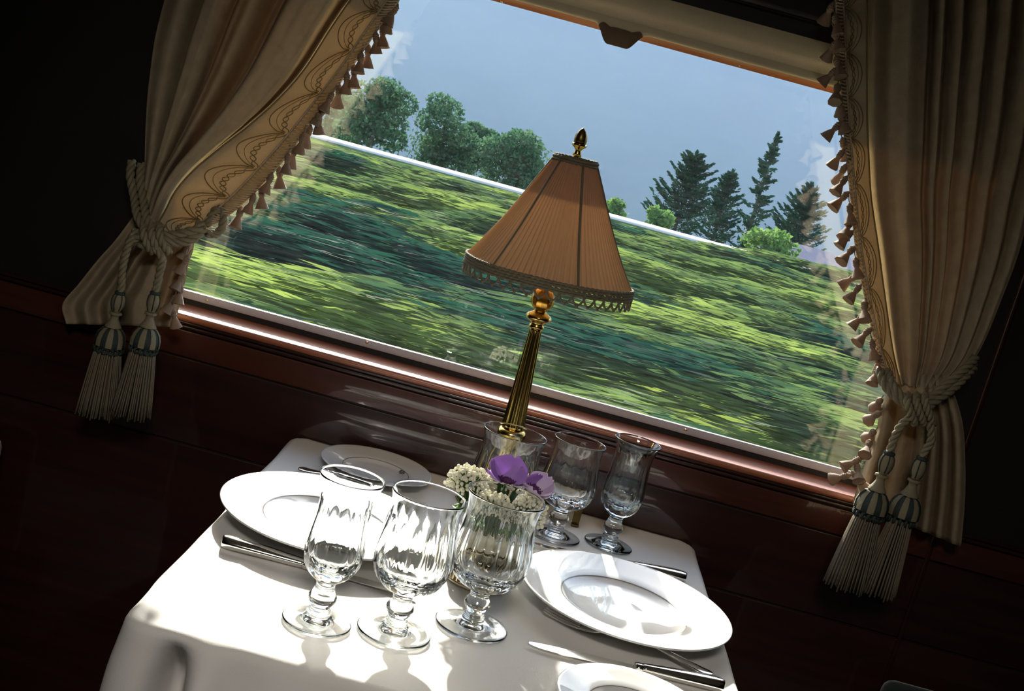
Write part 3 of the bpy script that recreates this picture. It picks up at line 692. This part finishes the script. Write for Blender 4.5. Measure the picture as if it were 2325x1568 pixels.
# ------------------------------------------------------------------ plates
def plate(name, loc, R, label, rz=0, group=None, motif=False):
    root = empty(name, loc, label, 'plate', group, rz); k = R/.135
    top = [(0, .0062), (.030, .0062), (.062, .0066), (.072, .0085), (.079, .0125), (.084, .0150), (.095, .0170), (.115, .0210), (.130, .0243), (.1345, .0250), (.1355, .0243)]
    bot = [(.1345, .0225), (.115, .0178), (.090, .0128), (.076, .0062), (.066, .0035), (.060, .0005), (.056, .0005), (.054, .003), (0, .003)]
    b = MB(); lathe(b, [(r*k, z*min(1, k*1.1)) for r, z in top + bot], 128, closed_ends=False); b.build('body', m_china, root)
    zk = min(1, k*1.1)
    b = MB(); lathe(b, [(.0795*k, .0128*zk+.0003), (.0803*k, .0133*zk+.0004), (.0811*k, .0137*zk+.0003)], 128, closed_ends=False); b.build('well_line', m_line, root)
    if motif:
        b = MB(); c = (.118 if R > .1 else .062)*k; z0 = .0200*zk + .0006
        def S(pts): tube(b, [(c + x*.011*k, y*.011*k, z0 + x*.0018*k) for x, y in pts], .00055, 4)
        for sgn in (1, -1):
            S([(.9*math.sin(t)*sgn*.7, .95*math.cos(t) * (1 if sgn > 0 else 1)) for t in np.linspace(.2, 2.8, 14)])
        S([(.55*math.sin(2*t), .8*math.cos(t)) for t in np.linspace(0, 2*PI, 26)])
        S([(-.15 + .2*math.cos(t), 1.35 + .2*math.sin(t)) for t in np.linspace(0, 2*PI, 9)])
        S([(-.5, -.4), (.2, .1), (.6, .6)])
        b.build('monogram', m_mono, root)
    return root
plate('dinner_plate', (-.1642, 1.086, .0005), .1342, 'large white dinner plate at the left, behind the champagne flute', rz=2.6)
plate('dinner_plate', (.2169, 1.077, .0005), .1342, 'large white dinner plate with a monogram on its rim at the right', rz=.132, motif=True)
plate('bread_plate', (-.145, 1.353, .0005), .083, 'shaded bread plate near the wall at the far left corner', rz=.13, motif=True)
plate('bread_plate', (.216, .806, .0005), .083, 'bread plate at the front edge of the table, cut off by the photo', rz=2.2)

# ------------------------------------------------------------------ cutlery
def strip(mb, pts, thick):
    """pts: (x, z, half width) along x; a flat bar with softened edges"""
    V = []
    for x, z, h in pts:
        t = thick(x) if callable(thick) else thick
        V += [(x, -h, z), (x, -h*.7, z+t*.5), (x, 0, z+t*.62), (x, h*.7, z+t*.5), (x, h, z), (x, h*.7, z-t*.5), (x, 0, z-t*.5), (x, -h*.7, z-t*.5)]
    n = len(pts); Fc = [(i*8+j, i*8+(j+1)%8, (i+1)*8+(j+1)%8, (i+1)*8+j) for i in range(n-1) for j in range(8)]
    return mb.add(V, Fc + [tuple(range(8))[::-1], tuple((n-1)*8+j for j in range(8))])
def smoothed(pts, n): return [tuple(p) for p in catmull(pts, n)]
def cutlery(kind, name, a, b, z, label):
    """from handle end a to tip b"""
    a = Vector((a[0], a[1], 0)); b = Vector((b[0], b[1], 0)); L = (b-a).length; k = L/.22
    root = empty(name, (a.x, a.y, z), label, name.split('_')[-1]); root.rotation_euler = (0, 0, math.atan2(b.y-a.y, b.x-a.x))
    if kind == 'knife':
        h = MB(); strip(h, smoothed([(0, .0055, .004), (.003, .006, .0105), (.014, .0065, .0125), (.04, .0062, .0110), (.075, .0052, .0080), (.092, .0048, .0066)], 30), lambda x: .0110 - .03*x); h.build('handle', m_silver, root)
        h = MB(); strip(h, [(.091, .0045, .0058), (.094, .0045, .0072), (.098, .0045, .0072), (.101, .0042, .0055)], .0078); h.build('bolster', m_silver, root)
        h = MB(); V = []
        bl_ = smoothed([(.100, .0055, -.0050), (.115, .0080, -.0058), (.15, .0085, -.0065), (.18, .0080, -.0065), (.205, .0055, -.0060), (.217, .001, -.0045), (.22, -.002, -.003)], 30)
        for x, y1, y0 in bl_: V += [(x, y0, .0038), (x, y0, .0026), (x, y1, .0030), (x, y1, .0034)]
        n = len(bl_); h.add(V, [(i*4+j, i*4+(j+1)%4, (i+1)*4+(j+1)%4, (i+1)*4+j) for i in range(n-1) for j in range(4)] + [(0, 3, 2, 1), tuple((n-1)*4+j for j in range(4))])
        flatshade_auto(h.build('blade', m_silver, root))
    else:
        h = MB(); strip(h, smoothed([(0, .004, .004), (.004, .0042, .0095), (.018, .005, .0105), (.05, .009, .0065), (.09, .013, .0038), (.125, .012, .0035), (.142, .007, .006)], 36), .0026); h.build('handle', m_silver, root)
        h = MB(); strip(h, smoothed([(.140, .0075, .0055), (.148, .0052, .0105), (.160, .0030, .0120), (.172, .0020, .0122)], 12), .0022); h.build('head', m_silver, root)
        for y in (-.0096, -.0032, .0032, .0096):
            h = MB(); V = smoothed([(.171, .0020, .0022), (.190, .0022, .0020), (.21, .0045, .0015), (.22, .0065, .0007)], 12); strip(h, V, .0018); o = h.build('tine', m_silver, root); o.location = (0, y, 0)
    root.scale = (k, max(1, k), 1)
    return root
cutlery('knife', 'table_knife', (-.2590, .958), (-.030, .957), .0006, 'silver knife in front of the left dinner plate, handle at the table edge')
cutlery('fork', 'table_fork', (-.2440, 1.283), (-.055, 1.245), .0006, 'silver fork whose handle end shows left of the shaded bread plate')
cutlery('knife', 'butter_knife', (.3270, .934), (.1030, .911), .0006, 'silver knife lying with its tip near the water goblet, in front of the fork')
cutlery('fork', 'table_fork', (.3180, .958), (.120, 1.014), .0008, 'silver fork with its tines tucked under the right dinner plate')
cutlery('knife', 'table_knife', (.3180, 1.262), (.1000, 1.238), .0006, 'silver knife mostly hidden behind the right dinner plate')

# ------------------------------------------------------------------ glasses
def goblet_set(prefix, prof, H, wall, nf, seg_per, mat, amp):
    """prof: outer bowl profile [(z, r)], stem and foot shared in style; returns meshes of bowl, stem, foot"""
    zb = prof[0][0]                                   # where bowl meets stem
    zs = np.linspace(zb, H, 64); pz = [p[0] for p in prof]; pr = [p[1] for p in prof]
    sm = catmull([(a, b) for a, b in prof], 200); pz = [q[0] for q in sm]; pr = [q[1] for q in sm]
    rout = lambda z: float(np.interp(z, pz, pr)); seg = nf*seg_per
    h0 = zb + .0115                                   # inside floor of the bowl
    def fl(z):   # flute weight
        t = (z - zb)/(H - zb); return max(0, min(1, (t-.03)/.12)) * max(0, min(1, (.80-t)/.16))
    P = []
    for z in zs: P.append((rout(z), z, fl(z)))
    e = wall*.5; P += [(rout(H) - e*.3, H + e*.75, 0), (rout(H) - e, H + e, 0), (rout(H) - e*1.7, H + e*.75, 0)]
    for z in np.linspace(H, h0 + .001, 56): P.append((max(.0005, (rout(z) - wall*(1 + .5*max(0, 1-(z-h0)/.03))) * (1 if z > h0 + .02 else math.sqrt(max(0, 1-((h0+.02-z)/.02)**2))*1.0)), z, fl(z)*.12))
    P.append((.00001, h0 + .0005, 0))
    def rf(r, z, a, i):
        w_ = P[i][2]; ar = PI/nf; t = ((a % (2*ar)) / ar - 1)          # -1..1 across a flute
        return r - amp*w_*(1 - t*t)*(.75)
    bowl = MB(); lathe(bowl, [(p[0], p[1]) for p in P], seg, rf, closed_ends=False)
    r0 = rout(zb)
    stem = MB(); zf = .0115; s = zb - zf
    sp = [(zb, r0), (zb-.004, r0*.80), (zb-.009, .0106), (.0345, .0122), (.0300, .0146), (.0255, .0142), (.0205, .0110), (.0175, .0098), (.0148, .0118), (zf, .0118)]
    sp = catmull([(b, a) for a, b in sp], 44)[::-1]; lathe(stem, [(p[0], p[1]) for p in sp], 64, closed_ends=False)
    foot = MB(); fr = prof_foot[prefix]
    fp = catmull([(.0118, zf), (.0135, .0092), (.019, .0066), (.026, .0048), (fr-.003, .0036), (fr-.0006, .0030), (fr, .0020), (fr-.0006, .0009), (fr-.002, .0004), (fr*.6, .0011), (fr*.25, .0020), (.0001, .0022)], 60)[::-1]
    lathe(foot, [(max(.00001, p[0]), p[1]) for p in fp], 96, closed_ends=False)
    return bowl, stem, foot
prof_foot = {'flute': .0360, 'wine': .0395, 'water': .0410, 'flute2': .0355, 'wine2': .0380}
def glass(kind, name, loc, prof, H, wall, nf, label, mat, amp=.0013, group=None, src=None):
    root = empty(name, loc, label, 'glass', group)
    if src:
        for ch in src.children:
            c = ch.copy(); col.objects.link(c); c.parent = root; c.cycles.is_caustics_caster = False
        return root
    b, s, f = goblet_set(kind, prof, H, wall, nf, 8, mat, amp*1.25)
    for n_, m_ in (('bowl', b), ('stem', s), ('foot', f)):
        o = m_.build(n_, mat, root); o.cycles.is_caustics_caster = False
    return root
pf = [(.048, .0125), (.053, .0195), (.061, .0262), (.071, .0298), (.084, .0308), (.100, .0296), (.120, .0276), (.138, .0276), (.150, .0298), (.160, .0338)]
pw = [(.047, .0140), (.052, .0245), (.060, .0340), (.072, .0405), (.086, .0425), (.102, .0410), (.120, .0382), (.135, .0366), (.146, .0370), (.1555, .0392)]
pg = [(.046, .0145), (.051, .0265), (.059, .0360), (.071, .0428), (.086, .0450), (.104, .0432), (.122, .0405), (.136, .0396), (.146, .0406), (.1550, .0432)]
flute = glass('flute', 'champagne_flute', (-.1195, .831, .0004), pf, .160, .0017, 14, 'slim fluted champagne glass at the front left beside the left plate', m_crys)
wine = glass('wine', 'wine_goblet', (-.041, .856, .0004), pw, .1555, .0017, 16, 'cut crystal wine goblet in the middle of the three front glasses', m_crys)
water = glass('water', 'water_goblet', (.0378, .9235, .0004), pg, .1550, .0017, 18, 'large cut crystal goblet in front of the purple anemone', m_crys)
pw2 = [(a*.925, b*.95) for a, b in pw]
wine2 = glass('wine2', 'wine_goblet', (.1285, 1.302, .0004), pw2, .1438, .0016, 16, 'cut crystal wine goblet behind the right plate, beside the anemone', m_crys)
flute2 = glass('flute2', 'champagne_flute', (.2095, 1.326, .0004), pf, .160, .0016, 14, 'slim bluish champagne glass standing at the far right near the wall', m_crysb)
water2 = glass('water', 'water_goblet', (.0350, 1.205, .0004), pg, .1550, .0017, 18, 'large cut crystal goblet behind the flowers, before the lamp column', m_crysb, src=water)

# ------------------------------------------------------------------ lamp
LX, LY = .0365, 1.350
lamp = empty('table_lamp', (LX, LY, 0), 'brass table lamp with a pleated amber silk shade standing against the window', 'lamp')
lamp.location = (LX, LY, .0019); lamp.rotation_euler = (0, -.036, 0)
b = MB(); lathe(b, [(.001, .001), (.048, .001), (.050, .004), (.048, .008), (.036, .012), (.026, .018), (.018, .030), (.015, .060), (.014, .095), (.017, .104), (.0225, .113), (.0225, .119), (.018, .1225), (.001, .123)], 64); b.build('base', m_brass, lamp)
b = MB(); NF = 12
lathe(b, [(.0175, .1225), (.0175, .128), (.0166, .135), (.0098, .262), (.0092, .270), (.0095, .274), (.001, .275)], NF*8, lambda r, z, a, i: r - (.0022*r/.016*abs(math.cos(a*NF/2))**1.0 if 0 < i < 5 else 0)); b.build('column', m_brass, lamp)
b = MB(); lathe(b, [(.001, .2735), (.0105, .2735), (.0118, .276), (.0105, .2785), (.0090, .281), (.0125, .2835), (.0185, .287), (.0195, .290), (.0170, .294), (.0095, .298), (.0075, .301), (.001, .3015)], 48); b.build('collar', m_brass, lamp)
b = MB(); lathe(b, [(.007, .299), (.0125, .3035), (.0165, .310), (.0172, .317), (.0150, .325), (.0095, .331), (.004, .333), (.001, .3335)], 60, lambda r, z, a, i: r*(1 - .035*abs(math.sin(a*6)))); b.build('cut_ball', m_amber, lamp)
b = MB(); lathe(b, [(.003, .332), (.003, .512), (.0045, .514), (.0045, .519), (.003, .521), (.003, .528)], 16); b.build('rod', m_darkbrass, lamp)
b = MB(); lathe(b, [(.003, 0.5195), (.0062, 0.5225), (.0055, 0.5265), (.0040, 0.5295), (.0058, 0.5325), (.0098, 0.5360), (.0105, 0.5390), (.0085, 0.5395), (.002, 0.5395)], 32, lambda r, z, a, i: r*(1+.05*math.cos(a*8)*(i > 4))); fin = b.build('finial_cup', m_brass, lamp)
b = MB(); lathe(b, [(.004, 0.5385), (.0085, 0.5400), (.0093, 0.5445), (.0082, 0.5505), (.0050, 0.5570), (.0015, 0.5605), (.0002, 0.5613)], 32, lambda r, z, a, i: r*(1+.04*math.sin(a*8+z*700))); b.build('acorn', m_darkbrass, lamp)
ZB, ZT, RB, RT = .353, .5145, .1200, .0300
def shade_r(t, a):
    r = RB + (RT-RB)*t; r *= 1 - .05*math.sin(t*PI)                # slightly concave
    ph = ((a - RIB0) % (PI/3)) / (PI/3); r *= 1 - .028*math.sin(ph*PI)    # panels bow in between ribs
    return r
RIB0 = math.radians(-90 + 20)
b = MB(); G = []; NS = 6*14*6
for i in range(40):
    t = i/39; row = []
    for j in range(NS+1):
        a = 2*PI*j/NS; r = shade_r(t, a) * (1 + .013*(math.cos(a*84)**3)*2.5*(.6+.4*(1-t))) + .0
        row.append((r*math.cos(a), r*math.sin(a), ZB + (ZT-ZB)*t))
    G.append(row)
gridmesh(b, G).build('shade', m_shade, lamp)
for q in range(6):
    a = RIB0 + q*PI/3; b = MB(); tube(b, [((shade_r(t, a)+.0010)*math.cos(a), (shade_r(t, a)+.0010)*math.sin(a), ZB + (ZT-ZB)*t) for t in np.linspace(0, 1, 12)], .0017, 6); b.build('rib', m_shtrim, lamp)
b = MB(); lathe(b, [(.004, ZT+.004), (RT*.98, ZT+.001)], 48, closed_ends=False); b.build('top_sun_block', m_shtrim, lamp)  # disc added to keep direct sun out of the open shade top
b = MB(); gridmesh(b, [[((shade_r(t, a)-.004)*math.cos(a), (shade_r(t, a)-.004)*math.sin(a), ZB + (ZT-ZB)*t) for a in np.linspace(0, 2*PI, 97)] for t in (.66, .8, .9, .99)]).build('collar_lining', m_shade, lamp)
b = MB()
for z, rr, th in ((ZT+.002, RT+.0012, .0022), (ZT-.002, RT+.0016, .0020), (ZT+.0045, RT, .0016)):
    tube(b, [((rr)*math.cos(a), rr*math.sin(a), z + .0006*math.sin(a*30)) for a in np.linspace(0, 2*PI, 120)], th, 6)
for q in range(3): tube(b, [(0, 0, .522), (RT*math.cos(q*2.1), RT*math.sin(q*2.1), ZT)], .0009, 5)
b.build('top_trim', m_shtrim, lamp)
b = MB(); NB = 96
for k_, z in enumerate((ZB+.004, ZB, ZB-.004, ZB-.0075)):
    tube(b, [((shade_r(0, a)+.002+.0006*math.sin(a*NB+k_*2))*math.cos(a), (shade_r(0, a)+.002+.0006*math.sin(a*NB+k_*2))*math.sin(a), z + .0005*math.cos(a*NB+k_)) for a in np.linspace(0, 2*PI, 400)], .0020, 5)
b.build('bottom_braid', m_shtrim, lamp)
b = MB()
for q in range(44):
    a0 = 2*PI*q/44; w_ = 2*PI/44*1.15
    tube(b, [((shade_r(0, a0+w_*t)+.0022)*math.cos(a0+w_*t), (shade_r(0, a0+w_*t)+.0022)*math.sin(a0+w_*t), ZB - .008 - .012*math.sin(t*PI)**.8) for t in np.linspace(0, 1, 12)], .0016, 5)
    a = a0 + w_*.5; r = shade_r(0, a) + .0022; lathe(b, [(.0003, -.0035), (.0022, -.0018), (.0022, .0012), (.0003, .002)], 7, c=(r*math.cos(a), r*math.sin(a), ZB-.020))
b.build('loop_fringe', m_shtrim, lamp)

# small brass upright holder at the far edge
br = empty('card_holder', (.160, 1.376, 0), 'small dark brass upright plate at the far edge behind the wine goblet', 'holder')
MB().box((-.006, -.006, .0004), (.006, .006, .003), .0008).build('foot', m_darkbrass, br)
MB().box((-.0055, -.0012, .002), (.0055, .0012, .044), .0008).build('upright', m_darkbrass, br)

# ------------------------------------------------------------------ flowers in a pierced holder
FX, FY = .033, 1.062
ho = empty('pierced_holder', (FX, FY, 0), 'round pierced metal holder standing round the small flower vase', 'holder')
R0, R1 = .0385, .040
b = MB(); lathe(b, [(R0-.001, 0.0005), (R1+.0012, .0005), (R1+.0012, .0035), (R1, .0045), (R0, .0045)], 96, closed_ends=False); b.build('bottom_rim', m_silverrim, ho)
b = MB(); lathe(b, [(R0, .0255), (R1, .0255), (R1+.0012, .0270), (R1+.0008, .0295), (R0-.0005, .0295), (R0, .0255)], 96, closed_ends=False); b.build('top_rim', m_silverrim, ho)
b = MB(); lathe(b, [(R0, .0143), (R1, .0143), (R1, .0160), (R0, .0160), (R0, .0143)], 96, closed_ends=False)
for q in range(40):
    a = 2*PI*q/40; c_, s_ = math.cos(a), math.sin(a); hw = .0011
    V = [(r*c_ - w_*s_, r*s_ + w_*c_, z) for z in (.0042, .0258) for r, w_ in ((R0, -hw), (R1, -hw), (R1, hw), (R0, hw))]
    b.add(V, [(0, 1, 5, 4), (1, 2, 6, 5), (2, 3, 7, 6), (3, 0, 4, 7)])
b.build('pierced_band', m_silverrim, ho, smooth=False)
b = MB(); lathe(b, [(.001, .0006), (.037, .0006), (.037, .002), (.001, .002)], 64); b.build('base_plate', m_darkbrass, ho)
va = empty('vase', (FX, FY, .0025), 'small cream vase holding the anemones', 'vase')
b = MB(); lathe(b, [(.001, 0), (.024, 0), (.030, .006), (.034, .020), (.033, .036), (.027, .050), (.024, .060), (.027, .068), (.0255, .068), (.022, .060), (.024, .05), (.03, .034), (.03, .02), (.02, .006), (.001, .004)], 64); b.build('body', m_vase, va)
b = MB(); lathe(b, [(.0343, .024), (.0352, .025), (.0352, .028), (.0340, .029)], 64, closed_ends=False); b.build('metal_band', m_darkbrass, va)

def petal(mb, L, W, cup, curl, a, base_r=.004, ruffle=.0015, sd=0):
    G = []
    for i in range(14):
        t = i/13; w_ = W*math.sin(min(1, t*1.02)**.8*PI*.86 + .12); row = []
        for j in range(11):
            s = j/5 - 1; x = base_r + L*t*math.cos(cup*t*.5 + curl); z = L*t*math.sin(cup*t*.5 + curl) + .18*w_*s*s + ruffle*math.sin(s*5 + sd)*t*t
            y = s*w_; row.append((x*math.cos(a) - y*math.sin(a), x*math.sin(a) + y*math.cos(a), z))
        G.append(row)
    return gridmesh(mb, G)
def anemone(loc, rot, label, spec, stem_to):
    root = empty('anemone', loc, label, 'flower'); root.rotation_euler = rot
    for i, (a, L, W, cup, curl, mat, lab) in enumerate(spec):
        o = petal(MB(), L, W, cup, curl, a, sd=i*2.1).build('petal', mat, root)
        if lab: o['label'] = lab
        md = o.modifiers.new('s', 'SOLIDIFY'); md.thickness = .0004
    b = MB(); lathe(b, [(.001, .000), (.0055, .001), (.0068, .004), (.005, .0075), (.001, .009)], 20, lambda r, z, a, i: r*(1+.1*math.sin(a*9+i)))
    for q in range(26):
        a = q*2.4; r = .008 + .003*(q % 3)/2; tube(b, [(.004*math.cos(a), .004*math.sin(a), .001), (r*math.cos(a), r*math.sin(a), .006)], .0005, 4)
        lathe(b, [(.0002, .005), (.0011, .006), (.0002, .0072)], 6, c=(r*math.cos(a), r*math.sin(a), 0))
    b.build('heart', m_petalc, root)
    inv = root.matrix_basis.inverted(); e = inv @ Vector(stem_to); b = MB(); tube(b, [(0, 0, .0), (e[0]*.3, e[1]*.3, e[2]*.4), tuple(e)], .0016, 6); b.build('stem', m_leaf, root)
    return root
rad = math.radians
anemone((.036, 1.052, .130), (rad(-2), rad(6), 0), 'purple anemone with a dark heart rising out of the white flowers',
        [(rad(100), .034, .025, .9, .70, m_petal, 'upright deep purple petal'), (rad(160), .030, .019, .8, .35, m_petal, 'purple petal at the left'),
         (rad(62), .028, .019, .7, .55, m_petal, None),
         (rad(205), .026, .016, .5, .10, m_petal, None), (rad(262), .027, .017, .4, .05, m_petalp, 'pale lilac petal in front'),
         (rad(310), .028, .017, .4, .10, m_petalp, 'pale lilac petal in front')], (.033, 1.062, .05))
anemone((.069, 1.058, .128), (rad(10), rad(22), 0), 'pale lilac anemone to the right of the purple one',
        [(rad(70), .026, .017, 1.3, .6, m_petalp, None), (rad(20), .026, .018, 1.2, .45, m_petalp, None), (rad(-35), .026, .016, 1.0, .3, m_petalp, None),
         (rad(-95), .024, .016, .9, .15, m_petalp, None), (rad(135), .022, .014, 1.3, .8, m_petal, 'purple inner petal')], (.033, 1.062, .05))
import bmesh as _bm
def buds(cx_, cy__, cz, rx, ry, rz_, n, label, seed):
    rg = np.random.default_rng(seed); bm = _bm.new(); _bm.ops.create_icosphere(bm, subdivisions=1, radius=1); bm.verts.index_update()
    BV = np.array([v.co[:] for v in bm.verts]); BF = [[v.index for v in f.verts] for f in bm.faces]; bm.free()
    mb = MB(); st = MB()
    for i in range(n):
        d = rg.normal(size=3); d /= np.linalg.norm(d); d[2] = abs(d[2])*1.1 - .15; r = rg.uniform(.75, 1.05)
        c = np.array([cx_, cy__, cz]) + d*np.array([rx, ry, rz_])*r; s = rg.uniform(.0016, .0031)
        mb.add(BV*s*rg.uniform(.8, 1.2, 3) + c, BF)
        if i % 3 == 0: tube(st, [(cx_*.6 + FX*.4, cy__*.6 + FY*.4, .066), tuple(c*.5 + np.array([cx_, cy__, cz-.01])*.5), tuple(c)], .0006, 4)
    root = empty('white_blossom', (0, 0, 0), label, 'flower', 'white blossom round the anemones')
    mb.build('buds', m_bud, root)['kind'] = 'stuff'; st.build('stems', m_leaf, root); return root
buds(-.006, 1.070, .110, .030, .026, .026, 300, 'cluster of tiny cream white buds left of the purple anemone', 1)
buds(.072, 1.046, .100, .024, .024, .028, 220, 'cluster of greenish white buds right of the lilac anemone', 2)
buds(.028, 1.034, .100, .030, .020, .022, 240, 'white buds below the purple anemone, seen through the goblet', 3)
buds(.042, 1.090, .120, .034, .022, .022, 200, 'white buds peeping out behind the purple anemone', 4)
lf = MB()
for q, (x, y, z, a) in enumerate([(.066, 1.024, .106, -.6), (.080, 1.049, .088, 0), (.010, 1.026, .090, -2.2), (.084, 1.032, .074, -.3), (.054, 1.014, .095, -1.2), (.0, 1.044, .09, 2.8)]):
    g = MB(); petal(g, .030, .010, -.5, .35, a, .002, .001, q); lf.add([(v[0]+x*.5+FX*.5, v[1]+y*.5+FY*.5, v[2]+z-.012) for v in g.v], g.f)
    tube(lf, [(FX, FY, .064), (x*.5+FX*.5, y*.5+FY*.5, z-.012)], .001, 5)
tag(lf.build('leaf_sprig', m_leaf), 'green leaf sprig among the white blossom in the vase', 'leaf')

# ------------------------------------------------------------------ seats, barely seen in the dark
def seat(x, sgn, label, top=.86):
    root = empty('armchair', (x, 1.08, ZF), label, 'armchair')
    MB().box((-.25, -.30, .18), (.25, .30, .44), .04).build('seat_cushion', m_velvet, root)
    b = MB().box((.20*sgn - .07, -.30, .30), (.20*sgn + .07, .30, top), .06); b.build('backrest', m_velvet, root)
    for yy in (-.33, .29): MB().box((-.22, yy, .18), (.22, yy+.045, .62), .02).build('armrest', m_velvet, root)
    for lx in (-.2, .2):
        for ly in (-.27, .27):
            l = MB(); lathe(l, [(.018, 0), (.022, .1), (.026, .185)], 12, c=(lx, ly, 0)); l.build('leg', m_wooddark, root)
seat(-.93, -1, 'dark green velvet seat lost in shadow at the left of the table')
seat(.90, 1, 'dark green velvet seat in shadow at the right of the table')
